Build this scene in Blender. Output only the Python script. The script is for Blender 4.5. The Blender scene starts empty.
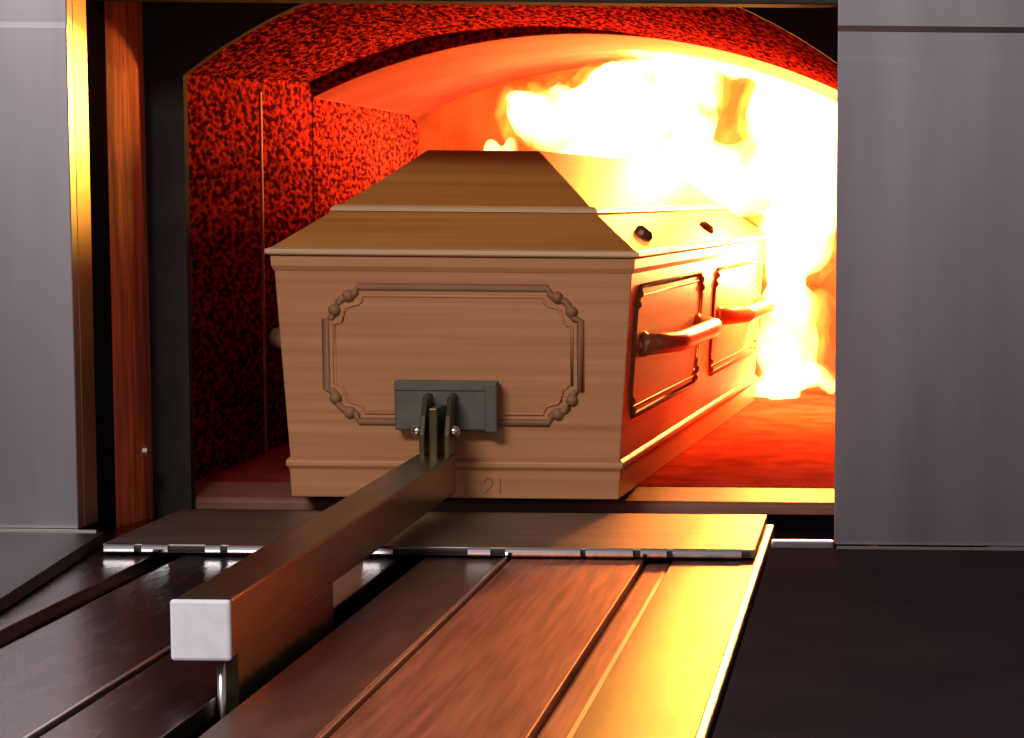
import bpy, bmesh, math, random
from mathutils import Vector, Matrix, noise
random.seed(7)
S = bpy.context.scene
C = S.collection
PI = math.pi

# ------------------------------------------------------------------ camera
cam_d = bpy.data.cameras.new('camera')
cam = bpy.data.objects.new('camera', cam_d); C.objects.link(cam)
F_PX = 2894.0
pt, rl = math.radians(6.97), math.radians(0.53)
fw = Vector((0, math.cos(pt), -math.sin(pt)))
u0 = Vector((0, math.sin(pt), math.cos(pt)))
rt = Vector((1, 0, 0)) * math.cos(rl) + u0 * math.sin(rl)
up = u0 * math.cos(rl) - Vector((1, 0, 0)) * math.sin(rl)
mw = Matrix((rt, up, -fw)).transposed().to_4x4()
mw.translation = Vector((0.63, -4.3, 1.383))
cam.matrix_world = mw
cam_d.sensor_fit = 'HORIZONTAL'; cam_d.sensor_width = 36.0
cam_d.lens = F_PX / 1024 * 36
cam_d.shift_x = -0.35618
cam_d.shift_y = 0.17850
cam_d.clip_end = 60
S.camera = cam

# ------------------------------------------------------------------ world, lamps of the room, exposure
w = bpy.data.worlds.new('world'); S.world = w; w.use_nodes = True
wn = w.node_tree; bg = wn.nodes['Background']
wtc = wn.nodes.new('ShaderNodeTexCoord'); wsep = wn.nodes.new('ShaderNodeSeparateXYZ'); wr = wn.nodes.new('ShaderNodeValToRGB')
wn.links.new(wtc.outputs['Generated'], wsep.inputs[0]); wn.links.new(wsep.outputs['Z'], wr.inputs[0])
wr.color_ramp.elements[0].position = 0.0; wr.color_ramp.elements[0].color = (0.055, 0.048, 0.055, 1)   # dark low band, added to keep the lower steel dim
wr.color_ramp.elements[1].position = 0.07; wr.color_ramp.elements[1].color = (0.40, 0.36, 0.385, 1)      # bright band added to lift the upper steel panels
e_ = wr.color_ramp.elements.new(0.35); e_.color = (0.17, 0.15, 0.165, 1)                             # ceiling
wn.links.new(wr.outputs[0], bg.inputs[0]); bg.inputs[1].default_value = 1.0

def area(name, loc, target, size, sizey, power, col):
    d = bpy.data.lights.new(name, 'AREA'); d.shape = 'RECTANGLE'; d.size = size; d.size_y = sizey
    d.energy = power; d.color = col
    o = bpy.data.objects.new(name, d); C.objects.link(o); o.location = loc
    o.rotation_euler = (Vector(target) - Vector(loc)).to_track_quat('-Z', 'Y').to_euler()
    return o
area('ceiling_light', (-0.8, -3.1, 2.85), (0.1, -0.2, 1.2), 1.2, 0.4, 54, (1.0, 0.95, 0.95))

def fire_light(loc, power, rad, col=(1.0, 0.34, 0.09)):
    d = bpy.data.lights.new('fire_light', 'POINT'); d.energy = power; d.color = col; d.shadow_soft_size = rad
    o = bpy.data.objects.new('fire_light', d); C.objects.link(o); o.location = loc
fire_light((0.49, 1.62, 1.46), 105, 0.07, (1.0, 0.32, 0.045))
fire_light((0.26, 2.05, 1.60), 66, 0.05, (1.0, 0.52, 0.045))
fire_light((0.465, 1.90, 1.24), 62, 0.04, (1.0, 0.26, 0.07))

S.view_settings.view_transform = 'Standard'
S.view_settings.look = 'None'
S.view_settings.gamma = 1.0
S.view_settings.exposure = 0.0
S.view_settings.use_curve_mapping = False
S.cycles.use_denoising = True
S.cycles.max_bounces = 8
S.cycles.volume_bounces = 0
S.cycles.sample_clamp_indirect = 6

# ------------------------------------------------------------------ helpers
def bx(bm, x0, x1, y0, y1, z0, z1):
    vs = [bm.verts.new(p) for p in ((x0,y0,z0),(x1,y0,z0),(x1,y1,z0),(x0,y1,z0),(x0,y0,z1),(x1,y0,z1),(x1,y1,z1),(x0,y1,z1))]
    for f in ((3,2,1,0),(4,5,6,7),(0,1,5,4),(1,2,6,5),(2,3,7,6),(3,0,4,7)):
        bm.faces.new([vs[i] for i in f])
    return vs

def tube(bm, pts, r, seg=10, closed=False, cap=True):
    pts = [Vector(p) for p in pts]; n = len(pts); rings = []
    for i, p in enumerate(pts):
        if closed: t = (pts[(i+1) % n] - pts[i-1])
        else: t = pts[min(i+1, n-1)] - pts[max(i-1, 0)]
        t.normalize()
        a = Vector((0, 0, 1)) if abs(t.z) < 0.9 else Vector((1, 0, 0))
        s1 = t.cross(a).normalized(); s2 = t.cross(s1)
        rings.append([bm.verts.new(p + (s1*math.cos(2*PI*k/seg) + s2*math.sin(2*PI*k/seg))*r) for k in range(seg)])
    m = n if closed else n-1
    for i in range(m):
        A, B = rings[i], rings[(i+1) % n]
        for k in range(seg):
            bm.faces.new((A[k], A[(k+1) % seg], B[(k+1) % seg], B[k]))
    if not closed and cap:
        bm.faces.new(rings[0]); bm.faces.new(rings[-1])

def prism(bm, pts, y0, y1):                      # polygon in x-z carried along y
    a = [bm.verts.new((x, y0, z)) for x, z in pts]; b = [bm.verts.new((x, y1, z)) for x, z in pts]
    n = len(pts); bm.faces.new(a); bm.faces.new(b[::-1])
    for i in range(n): bm.faces.new((a[i], b[i], b[(i+1) % n], a[(i+1) % n]))

def obj(name, bm, mat, parent=None, bevel=0, seg=2, smooth=False, label=None):
    bmesh.ops.recalc_face_normals(bm, faces=bm.faces)
    me = bpy.data.meshes.new(name); bm.to_mesh(me); bm.free()
    if smooth:
        for p in me.polygons: p.use_smooth = True
    me.materials.append(mat)
    o = bpy.data.objects.new(name, me); C.objects.link(o)
    if parent: o.parent = parent
    if bevel:
        m = o.modifiers.new('bevel', 'BEVEL'); m.width = bevel; m.segments = seg; m.limit_method = 'ANGLE'
    if label: o['label'] = label
    return o

def thing(name, label, cat, group=None):
    o = bpy.data.objects.new(name, None); C.objects.link(o); o.empty_display_size = 0.1
    o['label'] = label; o['category'] = cat
    if group: o['group'] = group
    return o

def NB(): return bmesh.new()
def box_obj(name, b, mat, parent, bevel=0, label=None):
    bm = NB(); bx(bm, *b); return obj(name, bm, mat, parent, bevel, label=label)

# ------------------------------------------------------------------ materials
def mat(name, col, rough=0.5, metal=0.0, col2=None, scale=(5, 5, 5), detail=6, bump=0.0, bdist=0.01, ramp=(0.35, 0.65),
        rvar=0.0, aniso=0.0, spec=0.5):
    m = bpy.data.materials.new(name); m.use_nodes = True; nt = m.node_tree; b = nt.nodes['Principled BSDF']
    b.inputs['Base Color'].default_value = (*col, 1); b.inputs['Roughness'].default_value = rough
    b.inputs['Metallic'].default_value = metal; b.inputs['Specular IOR Level'].default_value = spec
    if aniso: b.inputs['Anisotropic'].default_value = aniso
    tc = nt.nodes.new('ShaderNodeTexCoord'); mp = nt.nodes.new('ShaderNodeMapping'); nz = nt.nodes.new('ShaderNodeTexNoise')
    mp.inputs['Scale'].default_value = scale; nz.inputs['Scale'].default_value = 1; nz.inputs['Detail'].default_value = detail
    nt.links.new(tc.outputs['Object'], mp.inputs[0]); nt.links.new(mp.outputs[0], nz.inputs['Vector'])
    if col2:
        r = nt.nodes.new('ShaderNodeValToRGB'); r.color_ramp.elements[0].position = ramp[0]; r.color_ramp.elements[1].position = ramp[1]
        r.color_ramp.elements[0].color = (*col, 1); r.color_ramp.elements[1].color = (*col2, 1)
        nt.links.new(nz.outputs[0], r.inputs[0]); nt.links.new(r.outputs[0], b.inputs['Base Color'])
    if rvar:
        mr = nt.nodes.new('ShaderNodeMapRange'); mr.inputs[3].default_value = rough - rvar; mr.inputs[4].default_value = rough + rvar
        nt.links.new(nz.outputs[0], mr.inputs[0]); nt.links.new(mr.outputs[0], b.inputs['Roughness'])
    if bump:
        bp = nt.nodes.new('ShaderNodeBump'); bp.inputs['Strength'].default_value = bump; bp.inputs['Distance'].default_value = bdist
        nt.links.new(nz.outputs[0], bp.inputs['Height']); nt.links.new(bp.outputs[0], b.inputs['Normal'])
    return m

steel = mat('brushed_steel', (0.42, 0.38, 0.395), 0.36, 1.0, (0.50, 0.45, 0.465), (9, 9, 1.2), 5, rvar=0.05)
flange_m = mat('fire_tinted_flange', (0.50, 0.34, 0.22), 0.36, 1.0, (0.56, 0.38, 0.25), (30, 30, 4))  # steel with the warm fire reflection mixed into its base colour
steel_edge = mat('polished_steel_edge', (0.75, 0.70, 0.62), 0.30, 1.0, (0.8, 0.75, 0.68), (30, 30, 4))
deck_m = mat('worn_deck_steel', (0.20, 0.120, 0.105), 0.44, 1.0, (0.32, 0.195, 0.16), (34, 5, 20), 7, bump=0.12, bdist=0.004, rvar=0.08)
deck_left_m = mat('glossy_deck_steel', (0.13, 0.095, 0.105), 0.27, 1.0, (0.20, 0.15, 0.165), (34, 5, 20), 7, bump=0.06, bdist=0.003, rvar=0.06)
deck_fire_tint_m = mat('fire_tinted_scuffed_steel', (0.38, 0.15, 0.095), 0.56, 1.0, (0.66, 0.28, 0.17), (95, 4, 20), 8, bump=0.15, bdist=0.004, rvar=0.08)  # scuffed steel, red fire reflection painted into the base colour
plate_m = mat('transfer_plate_steel', (0.26, 0.22, 0.18), 0.50, 1.0, (0.33, 0.28, 0.23), (8, 20, 8), 5, bump=0.05, bdist=0.004)
chrome = mat('chrome', (0.85, 0.84, 0.84), 0.15, 1.0)
black_m = mat('black_enamel', (0.030, 0.020, 0.022), 1.0, 0.0, (0.036, 0.025, 0.026), (6, 6, 6), spec=0.0)
dark_iron = mat('dark_iron', (0.045, 0.036, 0.034), 0.95, 0.0, (0.065, 0.052, 0.045), (12, 12, 12), bump=0.2, spec=0.05)
void_m = mat('matt_black', (0.012, 0.009, 0.010), 1.0, spec=0.0)  # near-black, painted-in shade for slots and gaps
jamb_m = mat('fire_tinted_jamb', (0.92, 0.17, 0.05), 0.8, 0.0, (0.45, 0.07, 0.02), (40, 40, 5), bump=0.5, ramp=(0.4, 0.6))  # orange firelight painted into the metal's base colour
seam_m = mat('pale_joint', (0.55, 0.22, 0.12), 0.8, 0.0, (0.4, 0.1, 0.06), (30, 30, 20))
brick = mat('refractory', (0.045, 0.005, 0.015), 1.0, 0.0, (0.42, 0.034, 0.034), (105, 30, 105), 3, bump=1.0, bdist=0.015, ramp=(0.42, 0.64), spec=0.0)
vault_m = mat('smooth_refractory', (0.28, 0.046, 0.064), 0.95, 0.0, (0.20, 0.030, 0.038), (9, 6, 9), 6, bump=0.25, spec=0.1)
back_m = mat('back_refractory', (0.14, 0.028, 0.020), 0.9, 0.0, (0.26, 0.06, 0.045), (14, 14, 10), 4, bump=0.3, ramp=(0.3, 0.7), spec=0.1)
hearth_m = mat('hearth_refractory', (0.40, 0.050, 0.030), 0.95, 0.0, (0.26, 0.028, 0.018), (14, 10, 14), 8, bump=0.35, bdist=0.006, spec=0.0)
sill_m = mat('pale_sill_refractory', (0.34, 0.14, 0.09), 0.55, 0.0, (0.26, 0.10, 0.06), (12, 30, 30), 5)
wood = mat('pale_oak_veneer', (0.61, 0.285, 0.115), 0.42, 0.0, (0.47, 0.17, 0.06), (1.6, 1.6, 85), 6, ramp=(0.3, 0.72), spec=0.4)
wood_lid = mat('honey_oak_veneer', (0.66, 0.30, 0.07), 0.42, 0.0, (0.48, 0.17, 0.03), (1.6, 1.6, 85), 6, ramp=(0.3, 0.72), spec=0.4)
wood_rim = mat('light_oak_edge', (0.78, 0.48, 0.24), 0.35, 0.0, (0.64, 0.42, 0.22), (1.6, 1.6, 60), 5)
wood_dark = mat('groove_dark_oak', (0.36, 0.165, 0.08), 0.6, 0.0, (0.27, 0.115, 0.05), (8, 8, 8), 5)  # dark oak whose tone also paints a groove's shadow line
brass = mat('coppery_handle', (0.70, 0.38, 0.18), 0.30, 0.6)
screw_m = mat('brown_screw_cap', (0.16, 0.05, 0.02), 0.35, 0.2)
beam_m = mat('oiled_beam_steel', (0.12, 0.090, 0.045), 0.30, 0.8, (0.18, 0.14, 0.07), (20, 6, 20), 6, bump=0.05)
cap_m = mat('white_cap', (0.92, 0.92, 0.95), 0.6, 0.0, (0.80, 0.80, 0.83), (60, 60, 60), 5, ramp=(0.45, 0.75))
pad_m = mat('green_grey_pad', (0.11, 0.10, 0.068), 0.55, 0.15, (0.14, 0.13, 0.095), (30, 30, 30), 5)
concrete = mat('dark_floor', (0.05, 0.045, 0.045), 0.7, 0.0, (0.08, 0.07, 0.07), (3, 3, 3))
strip_m = mat('grey_ledge_steel', (0.035, 0.032, 0.035), 0.5, 0.6, (0.05, 0.045, 0.05), (12, 3, 12), 5)

# ------------------------------------------------------------------ floor
fl = box_obj('floor', (-3.5, 4.0, -6.5, 3.2, -0.05, 0.0), concrete, None); fl['kind'] = 'structure'

# ------------------------------------------------------------------ furnace
CX, HW = 0.08, 0.52
def arch(kind, hw=HW, n=28, grow=0.0):
    if kind == 1: zc, R = 0.899, 0.841
    else: zc, R = 0.533, 1.150
    R += grow; h = hw + grow
    a0 = math.asin(h / R)
    return [(CX + R*math.sin(-a0 + 2*a0*i/n), zc + R*math.cos(-a0 + 2*a0*i/n)) for i in range(n+1)]

def section(kind, hw, z0, grow, thick):
    inn = arch(kind, hw, grow=0)
    if grow: inn = [(x, z + grow*max(0.06, min(1.0, (0.22 - x)/0.45))) for x, z in inn]
    inn = [(inn[0][0], z0)] + inn + [(inn[-1][0], z0)]
    out = []
    for (x, z) in inn:
        v = Vector((x - CX, z - 1.1)); v = v + v.normalized() * thick
        if z == z0: v = Vector(((x - CX) + math.copysign(thick, x - CX), z0 - 1.1))
        out.append((CX + v.x, 1.1 + v.y))
    return inn, out
def tunnel(bm, a, b, thick, z0=0.85):
    """a, b: (arch kind, half width, lift, depth) at the near and far end"""
    I, O = [], []
    for kind, hw_, grow, y in (a, b):
        inn, out = section(kind, hw_, z0, grow, thick)
        I.append([bm.verts.new((x, y, z)) for x, z in inn]); O.append([bm.verts.new((x, y, z)) for x, z in out])
    n = len(I[0])
    for k in range(n-1):
        bm.faces.new((I[0][k], I[0][k+1], I[1][k+1], I[1][k]))
        bm.faces.new((O[0][k], O[0][k+1], O[1][k+1], O[1][k]))
        bm.faces.new((I[0][k], I[0][k+1], O[0][k+1], O[0][k]))
        bm.faces.new((I[1][k], I[1][k+1], O[1][k+1], O[1][k]))
    for k in (0, n-1):
        bm.faces.new((I[0][k], I[1][k], O[1][k], O[0][k]))

fur = thing('cremation_furnace', 'cremation furnace with a burning arched brick chamber between two brushed steel facing panels', 'furnace')
# facing panels, each with a shallow band added to imitate a dark reflection
def facing(x0, x1, zb, zband, lab):
    bm = NB(); y = -0.35
    prof = [(y, zb), (y, zband), (y+0.003, zband+0.008), (y+0.003, zband+0.040), (y, zband+0.048), (y, 2.3), (y+0.03, 2.3), (y+0.03, zb)]
    a = [bm.verts.new((x0, p[0], p[1])) for p in prof]; b = [bm.verts.new((x1, p[0], p[1])) for p in prof]
    bm.faces.new(a); bm.faces.new(b[::-1])
    for i in range(len(prof)):
        j = (i+1) % len(prof); bm.faces.new((a[i], b[i], b[j], a[j]))
    return obj('facing_panel', bm, steel, fur, 0.0015, label=lab)
facing(-1.5, -0.467, 0.921, 1.60, 'left brushed steel facing panel')
facing(0.571, 1.6, 0.909, 1.565, 'right brushed steel facing panel')
box_obj('edge_flange', (-0.474, -0.467, -0.318, -0.250, 0.921, 2.2), flange_m, fur, 0.001, 'shiny steel flange tinted firelight orange beside the opening')
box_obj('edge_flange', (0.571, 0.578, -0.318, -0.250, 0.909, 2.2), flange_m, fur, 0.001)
# solid black block painting the shade of the door slot, and jamb, each side
for s, xa in ((-1, -0.467), (1, 0.627)):
    lo, hi = (xa-0.14, xa-0.004) if s < 0 else (xa+0.004, xa+0.14)
    box_obj('slot_shade_block', (lo, hi, -0.252, -0.138, 0.86, 2.2), void_m, fur)
    bm = NB(); n = 10                      # bowed jamb casting
    def pt_(i):
        t = i/n; y = -0.138 + 0.215*t; b_ = 0.012*math.sin(PI*t)
        return (xa + s*(0.004 - b_), y)
    f_ = [pt_(i) for i in range(n+1)]
    pts = [(f_[0][0]+s*0.15, f_[0][1])] + f_ + [(f_[-1][0]+s*0.15, f_[-1][1])]
    a = [bm.verts.new((x, y, 0.86)) for x, y in pts]; b = [bm.verts.new((x, y, 2.2)) for x, y in pts]
    bm.faces.new(a); bm.faces.new(b[::-1])
    for i in range(len(pts)):
        j = (i+1) % len(pts); bm.faces.new((a[i], b[i], b[j], a[j]))
    obj('jamb', bm, jamb_m, fur, label='metal jamb coloured firelight orange')
# furnace front plate with arched mouth
bm = NB(); FC, FH, FZ, FR = 0.0935, 0.507, 0.911, 0.820; PY = (0.080, 0.105)
a0 = math.asin(FH/FR)
inn = [(FC + FR*math.sin(-a0 + 2*a0*i/28), FZ + FR*math.cos(-a0 + 2*a0*i/28)) for i in range(29)]
inn = [(inn[0][0], 0.85)] + inn + [(inn[-1][0], 0.85)]
out = [(-0.62, 0.85), (-0.62, 2.2)] + [(x, 2.2) for x, z in inn[2:-2]] + [(0.80, 2.2), (0.80, 0.85)]
I = [[bm.verts.new((x, y, z)) for x, z in inn] for y in PY]
O = [[bm.verts.new((x, y, z)) for x, z in out] for y in PY]
for k in range(len(inn)-1):
    for a_, b_ in ((I[0], I[1]), (O[0], O[1])): bm.faces.new((a_[k], a_[k+1], b_[k+1], b_[k]))
    for q in (0, 1): bm.faces.new((I[q][k], I[q][k+1], O[q][k+1], O[q][k]))
obj('front_plate', bm, dark_iron, fur, label='dark iron plate around the arched mouth')
box_obj('front_plate_fill', (-0.62, -0.442, 0.105, 0.20, 0.86, 2.2), void_m, fur)
box_obj('door', (-0.56, 0.70, -0.235, -0.155, 1.648, 2.2), dark_iron, fur, 0.004, 'raised dark door edge')
# lining
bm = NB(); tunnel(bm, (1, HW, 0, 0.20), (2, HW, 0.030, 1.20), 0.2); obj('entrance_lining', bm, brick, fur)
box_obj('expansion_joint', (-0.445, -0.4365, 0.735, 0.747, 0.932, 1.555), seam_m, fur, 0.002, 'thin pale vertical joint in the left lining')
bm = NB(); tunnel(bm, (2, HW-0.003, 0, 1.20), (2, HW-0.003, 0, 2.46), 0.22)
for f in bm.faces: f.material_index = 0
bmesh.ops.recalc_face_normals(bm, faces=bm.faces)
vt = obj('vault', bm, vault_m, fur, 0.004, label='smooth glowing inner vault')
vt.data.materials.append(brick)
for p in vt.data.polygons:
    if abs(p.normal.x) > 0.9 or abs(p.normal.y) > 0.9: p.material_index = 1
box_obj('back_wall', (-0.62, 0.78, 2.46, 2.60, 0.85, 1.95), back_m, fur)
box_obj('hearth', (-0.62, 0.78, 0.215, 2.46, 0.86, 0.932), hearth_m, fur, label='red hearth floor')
bm = NB()
sp = [(0.215, 0.900), (0.215, 0.931), (0.110, 0.919), (0.104, 0.914), (0.104, 0.900)]
a = [bm.verts.new((-0.44, y, z)) for y, z in sp]; b = [bm.verts.new((0.60, y, z)) for y, z in sp]
bm.faces.new(a); bm.faces.new(b[::-1])
for i in range(len(sp)):
    j = (i+1) % len(sp); bm.faces.new((a[i], b[i], b[j], a[j]))
obj('hearth_sill', bm, sill_m, fur, 0.002, label='pale hearth sill strip')
box_obj('lower_front', (-0.62, 0.78, 0.10, 0.215, 0.0, 0.86), dark_iron, fur)
box_obj('lower_front', (-0.445, 0.60, 0.20, 0.215, 0.86, 0.912), dark_iron, fur)
box_obj('threshold', (-0.60, 0.70, -0.30, 0.10, 0.80, 0.875), void_m, fur)
box_obj('threshold_strip', (0.484, 0.571, -0.335, -0.322, 0.875, 0.913), steel_edge, fur, 0.002)
# small latch bolt seen on the left jamb
bm = NB(); tube(bm, [(-0.468, -0.02, 1.00), (-0.452, -0.02, 1.00)], 0.010, 12); obj('latch_bolt', bm, steel_edge, fur)

# ------------------------------------------------------------------ loading table
tab = thing('loading_table', 'reflective steel loading table with grooved deck in front of the furnace mouth', 'table')
Y0, Y1 = -3.0, -0.03
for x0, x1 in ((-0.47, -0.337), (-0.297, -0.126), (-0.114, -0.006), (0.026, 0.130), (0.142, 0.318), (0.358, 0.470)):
    box_obj('deck_panel', (x0, x1, Y0, Y1, 0.880, 0.900), deck_left_m if x0 < 0 else (deck_m if x0 < 0.1 or x0 > 0.3 else deck_fire_tint_m), tab, 0.0012)
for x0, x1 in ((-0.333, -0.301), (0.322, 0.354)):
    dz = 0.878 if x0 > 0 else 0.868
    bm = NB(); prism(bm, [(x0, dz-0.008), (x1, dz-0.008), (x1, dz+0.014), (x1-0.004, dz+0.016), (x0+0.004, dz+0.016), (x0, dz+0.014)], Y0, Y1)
    obj('guide_strip', bm, deck_m if x0 < 0 else deck_fire_tint_m, tab)
for x in (0.133, -0.123):
    box_obj('edge_bead', (x, x+0.005, Y0, -0.47, 0.878, 0.9035), steel_edge, tab, 0.001)
box_obj('rim', (0.470, 0.480, Y0, -0.10, 0.870, 0.908), steel_edge, tab, 0.002, 'bright raised rim along the right side')
box_obj('table_base', (-0.47, -0.006, Y0, -0.31, 0.10, 0.8595), void_m, tab)
box_obj('table_base', (0.026, 0.48, Y0, -0.31, 0.10, 0.8690), void_m, tab)
box_obj('slot_floor', (-0.006, 0.026, Y0, -0.31, 0.10, 0.80), void_m, tab)
for x0, x1 in ((-0.46, -0.44), (0.44, 0.46)):
    for y0, y1 in ((-2.9, -2.85), (-0.45, -0.40)): box_obj('leg', (x0, x1, y0, y1, 0.0, 0.10), void_m, tab)
pl = box_obj('transfer_plate', (-0.405, 0.467, -0.46, -0.03, 0.9035, 0.915), plate_m, tab, 0.0015, 'bright transfer plate under the coffin')
for x0, x1 in ((-0.40, -0.36), (-0.35, -0.315), (-0.265, -0.245), (-0.235, -0.17), (-0.055, -0.015), (0.085, 0.115), (0.135, 0.235), (0.242, 0.305), (0.315, 0.35), (0.358, 0.45)):
    bm = NB(); tube(bm, [(x0, -0.467, 0.9095), (x1, -0.467, 0.9095)], 0.0065, 12)
    obj('hinge_knuckle', bm, chrome, pl, smooth=False)
bm = NB(); tube(bm, [(-0.402, -0.466, 0.909), (0.462, -0.466, 0.909)], 0.003, 8); obj('hinge_pin', bm, dark_iron, pl)
# side ledges
bm = NB(); bm2 = None
vs = [(-1.5, -0.352), (-0.432, -0.352), (-0.375, -1.0), (-0.375, -3.0), (-1.5, -3.0)]
a = [bm.verts.new((x, y, 0.902)) for x, y in vs]; b = [bm.verts.new((x, y, 0.918)) for x, y in vs]
bm.faces.new(a); bm.faces.new(b[::-1])
for i in range(len(vs)):
    j = (i+1) % len(vs); bm.faces.new((a[i], b[i], b[j], a[j]))
lt = thing('side_ledge', 'dark grey metal side ledge left of the loading deck under the left steel panel', 'ledge')
obj('ledge_top', bm, strip_m, lt, 0.001)
box_obj('cabinet_body', (-1.5, -0.476, -3.0, -0.352, 0.0, 0.901), void_m, lt)
box_obj('front_lip', (-1.5, -0.44, -0.362, -0.353, 0.918, 0.9215), steel_edge, lt)
lr = thing('side_ledge', 'matt black side housing right of the loading deck under the right steel panel', 'ledge')
box_obj('ledge_top', (0.484, 1.7, -3.0, -0.352, 0.885, 0.905), black_m, lr, 0.003)
box_obj('cabinet_body', (0.49, 1.7, -2.98, -0.36, 0.0, 0.885), black_m, lr)
box_obj('front_lip', (0.575, 1.7, -0.362, -0.353, 0.905, 0.908), steel_edge, lr)

# ------------------------------------------------------------------ coffin
cof = thing('coffin', 'pale wooden coffin with hipped lid and side handles entering the burning furnace', 'coffin')
L = 2.12; ZB, ZT = 0.9325, 1.292
def hw(y, z):                        # half width of the body at depth y, height z
    t = (z - ZB) / (ZT - ZB)
    return (0.242 + 0.024*t) + 0.052*y
def ring(bm, y, z, grow=0.0, oy=0.0):
    return None
bm = NB()
def lofted(bm, levels, cap=True):     # levels: (z, grow, y_front, y_back)
    R = []
    for z, g, yf, yb in levels:
        R.append([bm.verts.new(p) for p in ((-hw(yf, z)-g, yf, z), (hw(yf, z)+g, yf, z), (hw(yb, z)+g, yb, z), (-hw(yb, z)-g, yb, z))])
    for A, B in zip(R[:-1], R[1:]):
        for k in range(4): bm.faces.new((A[k], A[(k+1) % 4], B[(k+1) % 4], B[k]))
    if cap: bm.faces.new(R[0][::-1]); bm.faces.new(R[-1])
lofted(bm, [(ZB, 0, 0, L), (ZT, 0, -0.004, L+0.004)])
obj('body', bm, wood, cof, 0.002)
# plinth moulding round the bottom
bm = NB(); lofted(bm, [(ZB, 0.002, -0.003, L+0.003), (0.974, 0.002, -0.003, L+0.003), (0.980, 0.006, -0.008, L+0.006), (0.987, 0.006, -0.008, L+0.006), (0.992, 0.001, -0.001, L+0.001)])
obj('plinth', bm, wood, cof, 0.0015)
# cornice under the lid
bm = NB(); lofted(bm, [(1.268, 0.001, -0.004, L+0.004), (1.276, 0.004, -0.008, L+0.008), (1.2905, 0.004, -0.008, L+0.008)])
obj('cornice', bm, wood, cof, 0.001)
# lid: rim, lower slope, moulding step, upper slope, flat ridge
def lid_ring(bm, z, xf, xb, yf, yb):
    return [bm.verts.new(p) for p in ((-xf, yf, z), (xf, yf, z), (xb, yb, z), (-xb, yb, z))]
def stack(bm, rings):
    for A, B in zip(rings[:-1], rings[1:]):
        for k in range(4): bm.faces.new((A[k], A[(k+1) % 4], B[(k+1) % 4], B[k]))
    bm.faces.new(rings[0][::-1]); bm.faces.new(rings[-1])
lid = bpy.data.objects.new('lid', None)
bm = NB()
r0 = lid_ring(bm, 1.300, .272, .383, -.012, L+.012)
r1 = lid_ring(bm, 1.357, .198, .302, .118, L-.13)
r2 = lid_ring(bm, 1.362, .197, .300, .121, L-.133)
r3 = lid_ring(bm, 1.366, .189, .292, .132, L-.145)
r4 = lid_ring(bm, 1.452, .088, .165, .335, L-.33)
stack(bm, [r0, r1, r2, r3, r4])
lid = obj('lid', bm, wood_lid, cof, 0.0015)
bm = NB()
stack(bm, [lid_ring(bm, 1.2915, .272, .383, -.012, L+.012), lid_ring(bm, 1.294, .276, .387, -.016, L+.016),
           lid_ring(bm, 1.300, .276, .387, -.016, L+.016), lid_ring(bm, 1.3025, .270, .381, -.008, L+.008)])
obj('lid_rim', bm, wood_rim, lid, 0.001, label='light edge strip of the lid')
bm = NB()
stack(bm, [lid_ring(bm, 1.3565, .203, .307, .112, L-.124), lid_ring(bm, 1.362, .201, .305, .115, L-.127), lid_ring(bm, 1.3655, .196, .300, .122, L-.134)])
obj('lid_moulding', bm, wood_rim, lid, 0.001, label='light moulding step across the lid')
# screw caps on the right slope
for y in (0.27, 1.16):
    t = y / L
    for s in (1, -1):
        xr = .272 + (.383-.272)*t; xi = .198 + (.302-.198)*t
        p = Vector((s*(xr*.62 + xi*.38), y, 1.300*.62 + 1.357*.38)); nrm = Vector((s*0.057, 0, 0.074)).normalized()
        bm = NB(); tube(bm, [p - nrm*0.002, p + nrm*0.007, p + nrm*0.013], 0.0155, 14)
        for v in bm.verts:
            if (v.co - p).dot(nrm) > 0.011: v.co = p + nrm*0.0125 + (v.co - p - nrm*0.0125)*0.6
        obj('lid_screw', bm, screw_m, lid, smooth=False, label='brown screw cap')
# ornamental panel mouldings
def octo(u0, u1, z0, z1, c, n=5):
    """closed outline with straight runs and scalloped cut corners"""
    pts = []
    def corner(ax, az, bx_, bz):
        for i in range(n+1):
            t = i/n; b_ = 0.0045*math.sin(t*PI*3)
            nx, nz = (bz-az), -(bx_-ax); l = math.hypot(nx, nz)
            pts.append((ax+(bx_-ax)*t + nx/l*b_, az+(bz-az)*t + nz/l*b_))
    corner(u0, z1-c, u0+c, z1); corner(u1-c, z1, u1, z1-c); corner(u1, z0+c, u1-c, z0); corner(u0+c, z0, u0, z0+c)
    return pts
def moulding(face, u0, u1, z0, z1, c, r, name='panel_moulding'):
    bm = NB(); o2 = octo(u0, u1, z0, z1, c, 9)
    P = [face(u, z, 0.0005) for u, z in o2]
    tube(bm, P, r, 8, closed=True)
    o = obj(name, bm, wood_dark, cof, smooth=True, label='moulded panel outline, dark like a groove shadow')
    k = 0
    for (ax, az, bx_, bz) in ((u0, z1-c, u0+c, z1), (u1-c, z1, u1, z1-c), (u1, z0+c, u1-c, z0), (u0+c, z0, u0, z0+c)):
        bm = NB()
        for t in (0.28, 0.72):
            q = Vector(face(ax+(bx_-ax)*t, az+(bz-az)*t, 0.001))
            bmesh.ops.create_icosphere(bm, subdivisions=2, radius=r*1.7, matrix=Matrix.Translation(q))
        obj('corner_bead', bm, wood_dark, o, smooth=True)
    # thin raised fielded edge inside
    bm = NB(); g = 0.013; P = [face(u, z, 0.0002) for u, z in octo(u0+g, u1-g, z0+g, z1-g, c*0.9, 9)]
    tube(bm, P, r*0.45, 8, closed=True); obj('inner_bead', bm, wood, o, smooth=True)
def front_face(u, z, d): return (u, -0.004*(z-ZB)/(ZT-ZB) - d, z)
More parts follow.
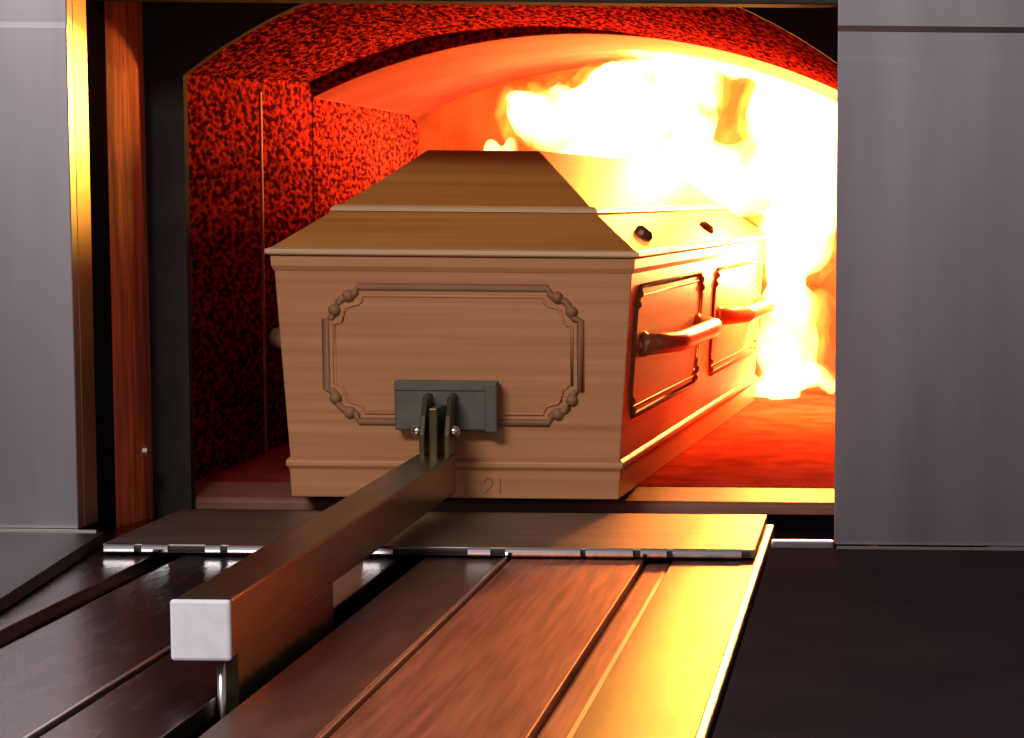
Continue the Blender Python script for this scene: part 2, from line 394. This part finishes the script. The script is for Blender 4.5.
moulding(front_face, -0.190, 0.188, 1.046, 1.246, 0.048, 0.0055)
for s in (1, -1):
    def side_face(u, z, d, s=s): return (s*(hw(u, z) + d), u, z)
    moulding(side_face, 0.06, 0.93, 1.050, 1.246, 0.035, 0.0045)
    moulding(side_face, 1.14, 2.03, 1.050, 1.246, 0.035, 0.0045)
    # bar handles
    for ya, yb in ((0.14, 0.90), (1.22, 1.95)):
        zc = 1.156
        bm = NB(); n = 12; path = []
        for i in range(n+1):
            t = i/n; y = ya + (yb-ya)*t; d = 0.042*min(1, math.sin(PI*t)*2.2)
            path.append((s*(hw(y, zc)+0.004+d), y, zc))
        tube(bm, path, 0.013, 12)
        for v in bm.verts: v.co.z = zc + (v.co.z - zc)*1.25
        h = obj('handle', bm, brass, cof, smooth=True, label='coppery bar handle')
        for y in (ya+0.02, yb-0.02):
            bm = NB(); x = hw(y, zc)
            tube(bm, [(s*(x-0.001), y, zc), (s*(x+0.006), y, zc), (s*(x+0.016), y, zc)], 0.020, 14)
            for v in bm.verts:
                if abs(v.co.x) > x+0.012: v.co.y = y + (v.co.y-y)*.6; v.co.z = zc + (v.co.z-zc)*.6
            obj('handle_rose', bm, brass, h, smooth=False)
# pencil mark on the plinth
bm = NB()
tube(bm, [(0.044, -0.0038, 0.957), (0.048, -0.0038, 0.963), (0.055, -0.0038, 0.962), (0.056, -0.0038, 0.954), (0.050, -0.0038, 0.946), (0.045, -0.0038, 0.941)], 0.0008, 6)
tube(bm, [(0.068, -0.0038, 0.962), (0.067, -0.0038, 0.941)], 0.0009, 6)
obj('chalk_mark', bm, wood_dark, cof, label='small dark mark on the plinth')

# ------------------------------------------------------------------ loading ram
ram = thing('loading_ram', 'dark square steel pushing arm with white end cap against the coffin foot', 'loading arm')
XA, XB, ZA, ZC = -0.044, 0.012, 0.938, 0.995
# the beam slopes up a little to the coffin end
bm = NB(); YN, YF = -1.556, -0.075; dz = 0.010
v = bx(bm, XA, XB, YN, YF, ZA, ZC)
for q in v:
    if q.co.y > -0.5: q.co.z += dz
beam = obj('beam', bm, beam_m, ram, 0.003, 3)
box_obj('end_cap', (XA-0.001, XB+0.001, YN-0.008, YN, ZA-0.001, ZC+0.001), cap_m, ram, 0.003, 'white square end cap')
box_obj('fin', (-0.002, 0.0115, YN+0.03, -1.034, 0.84, ZA+0.004), beam_m, ram, 0.001, 'dark steel fin running in the deck slot')
bm = NB(); tube(bm, [(-0.001, YN+0.012, ZA), (-0.001, YN+0.012, 0.81)], 0.0042, 12); obj('rod', bm, steel_edge, ram, smooth=True, label='thin bright rod below the cap')
pad = box_obj('pusher_pad', (-0.084, 0.068, -0.034, -0.0085, 1.036, 1.109), pad_m, ram, 0.003, 'grey-green rectangular pusher pad')
box_obj('pad_lip', (-0.084, 0.068, -0.0365, -0.033, 1.095, 1.109), pad_m, pad, 0.001)
box_obj('pad_edge', (0.050, 0.068, -0.040, -0.033, 1.034, 1.107), pad_m, pad, 0.002)
def cheek(x0, x1):
    bm = NB()
    prof = [(-0.11, 0.995), (-0.11, 1.035), (-0.095, 1.062), (-0.075, 1.088), (-0.033, 1.092), (-0.033, 1.000), (-0.06, 0.990)]
    a = [bm.verts.new((x0, y, z)) for y, z in prof]; b = [bm.verts.new((x1, y, z)) for y, z in prof]
    bm.faces.new(a); bm.faces.new(b[::-1])
    for i in range(len(prof)):
        j = (i+1) % len(prof); bm.faces.new((a[i], b[i], b[j], a[j]))
    obj('clevis_cheek', bm, beam_m, ram, 0.0015)
cheek(-0.036, -0.028); cheek(0.000, 0.008)
box_obj('tongue', (-0.020, -0.008, -0.12, -0.034, 1.000, 1.075), beam_m, ram, 0.002)
for x in (-0.040, 0.013):
    bm = NB(); bmesh.ops.create_uvsphere(bm, u_segments=16, v_segments=10, radius=0.0085, matrix=Matrix.Translation((x-0.001 if x < 0 else x, -0.094, 1.040)))
    obj('clevis_bolt', bm, chrome, ram, smooth=True, label='bright domed bolt head')

# ------------------------------------------------------------------ fire
def flame_mat(name, k, nscale=6.0, lo=0.36, hi=0.60, floor_=0.05, col=(1.0, 0.60, 0.17)):
    m = bpy.data.materials.new(name); m.use_nodes = True; nt = m.node_tree; nt.nodes.clear()
    out = nt.nodes.new('ShaderNodeOutputMaterial'); em = nt.nodes.new('ShaderNodeEmission')
    em.inputs[0].default_value = (*col, 1)
    tc = nt.nodes.new('ShaderNodeTexCoord'); mp = nt.nodes.new('ShaderNodeMapping'); mp.inputs['Scale'].default_value = (1.0, 0.7, 0.75)
    nz = nt.nodes.new('ShaderNodeTexNoise'); nz.inputs['Scale'].default_value = nscale; nz.inputs['Detail'].default_value = 4; nz.inputs['Distortion'].default_value = 0.8
    mr = nt.nodes.new('ShaderNodeMapRange'); mr.inputs[1].default_value = lo; mr.inputs[2].default_value = hi
    mr.inputs[3].default_value = k*floor_; mr.inputs[4].default_value = k
    nt.links.new(tc.outputs['Object'], mp.inputs[0]); nt.links.new(mp.outputs[0], nz.inputs['Vector'])
    nt.links.new(nz.outputs[0], mr.inputs[0]); nt.links.new(mr.outputs[0], em.inputs[1]); nt.links.new(em.outputs[0], out.inputs['Volume'])
    return m

def flame(name, blobs, m, label, voxel=0.016, amp=0.03, gr=1.0, parent=None):
    bm = NB()
    for x, y, z, rx, ry, rz in blobs:
        bmesh.ops.create_icosphere(bm, subdivisions=4, radius=1.0, matrix=Matrix.Translation((x, y, z)) @ Matrix.Diagonal((rx*gr, ry*gr, rz*gr, 1)))
    for v in bm.verts:                       # licking, upward-drawn tongues
        q = Vector((v.co.x*7, v.co.y*7, v.co.z*4.5)); d = noise.noise_vector(q)*amp + noise.noise_vector(q*2.7)*amp*0.5 + noise.noise_vector(q*7.0)*amp*0.30
        v.co += Vector((d.x, d.y*0.5, d.z*1.6))
        v.co.y = min(v.co.y, 2.44); v.co.z = max(v.co.z, 0.936)
        ax = v.co.x - CX
        zm = 0.533 + math.sqrt(max(0.01, 1.140**2 - ax*ax)) - 0.008
        if v.co.y > 1.18: v.co.z = min(v.co.z, zm)
        v.co.x = max(-0.42, min(CX+HW-0.012, v.co.x))
    o = obj(name, bm, m, parent, label=label)
    r = o.modifiers.new('union', 'REMESH'); r.mode = 'VOXEL'; r.voxel_size = voxel
    if not parent: o['category'] = 'fire'; o['kind'] = 'thing'
    return o
fm = flame_mat('fire_glow', 95, 10.0, 0.36, 0.60, 0.06)
FB = [
    (0.419, 2.25, 0.986, 0.041, 0.06, 0.045),
    (0.414, 2.25, 1.051, 0.057, 0.07, 0.077),
    (0.425, 2.25, 1.141, 0.054, 0.07, 0.072),
    (0.421, 2.22, 1.221, 0.047, 0.07, 0.068),
    (0.440, 2.15, 1.300, 0.076, 0.08, 0.076),
    (0.457, 2.00, 1.399, 0.081, 0.09, 0.091),
    (0.484, 1.95, 1.484, 0.069, 0.10, 0.104),
    (0.448, 1.90, 1.550, 0.073, 0.09, 0.086),
    (0.388, 2.00, 1.419, 0.087, 0.09, 0.074),
    (0.397, 1.90, 1.549, 0.045, 0.07, 0.094),
    (0.289, 2.00, 1.410, 0.098, 0.08, 0.065),
    (0.230, 1.90, 1.522, 0.051, 0.07, 0.107),
    (0.152, 1.90, 1.543, 0.081, 0.08, 0.103),
    (0.034, 1.95, 1.535, 0.091, 0.08, 0.078),
    (-0.055, 1.95, 1.525, 0.078, 0.07, 0.058),
    (-0.102, 1.95, 1.559, 0.048, 0.05, 0.039),
    (0.128, 1.80, 1.639, 0.055, 0.06, 0.042),
    (0.240, 1.80, 1.623, 0.051, 0.07, 0.063),
    (0.082, 1.90, 1.601, 0.073, 0.06, 0.056),
    (0.316, 1.70, 1.660, 0.066, 0.07, 0.025),
    (0.116, 1.95, 1.442, 0.130, 0.07, 0.043),
    (-0.018, 1.90, 1.600, 0.056, 0.04, 0.019),
    (-0.124, 1.90, 1.591, 0.034, 0.03, 0.013),
    (0.258, 1.40, 1.650, 0.059, 0.07, 0.028),
    (0.365, 1.40, 1.624, 0.059, 0.07, 0.024),
    (0.457, 1.40, 1.575, 0.063, 0.08, 0.032),
    (0.515, 1.45, 1.524, 0.048, 0.08, 0.048),
    (0.184, 1.35, 1.681, 0.047, 0.05, 0.020),
    (0.378, 2.20, 0.961, 0.027, 0.05, 0.027),
    (0.465, 2.30, 0.974, 0.041, 0.06, 0.030),
    (0.506, 2.30, 0.961, 0.023, 0.05, 0.018),
    (0.407, 2.15, 0.951, 0.036, 0.06, 0.018),
    (0.223, 1.30, 1.671, 0.050, 0.05, 0.017),
    (0.294, 1.29, 1.660, 0.058, 0.05, 0.019),
    (0.376, 1.28, 1.630, 0.058, 0.05, 0.021),
    (0.457, 1.28, 1.593, 0.054, 0.05, 0.023),
    (0.524, 1.28, 1.549, 0.046, 0.05, 0.027)
    ]
big = flame('flame', FB, fm, 'large roaring white and yellow flame filling the right side of the furnace vault', voxel=0.010, amp=0.026, gr=1.13)
flame('flame_fringe', FB, flame_mat('fringe_glow', 15, 15.0, 0.46, 0.62, 0.03, (1.0, 0.52, 0.05)), 'yellow wispy flame fringe', voxel=0.010, amp=0.045, gr=1.38, parent=big)
fm2 = flame_mat('small_fire_glow', 100, 9)
flame('flame', [(-0.245, 2.28, 1.476, .019, .03, .030), (-0.203, 2.28, 1.478, .018, .03, .032), (-0.225, 2.28, 1.40, .035, .04, .08), (-0.22, 2.28, 1.26, .05, .05, .11), (-0.22, 2.28, 1.10, .06, .05, .12), (-0.22, 2.28, 0.99, .07, .06, .07)], fm2,
      'tiny flame tips peeping over the flat top of the coffin lid', voxel=0.006, amp=0.006)
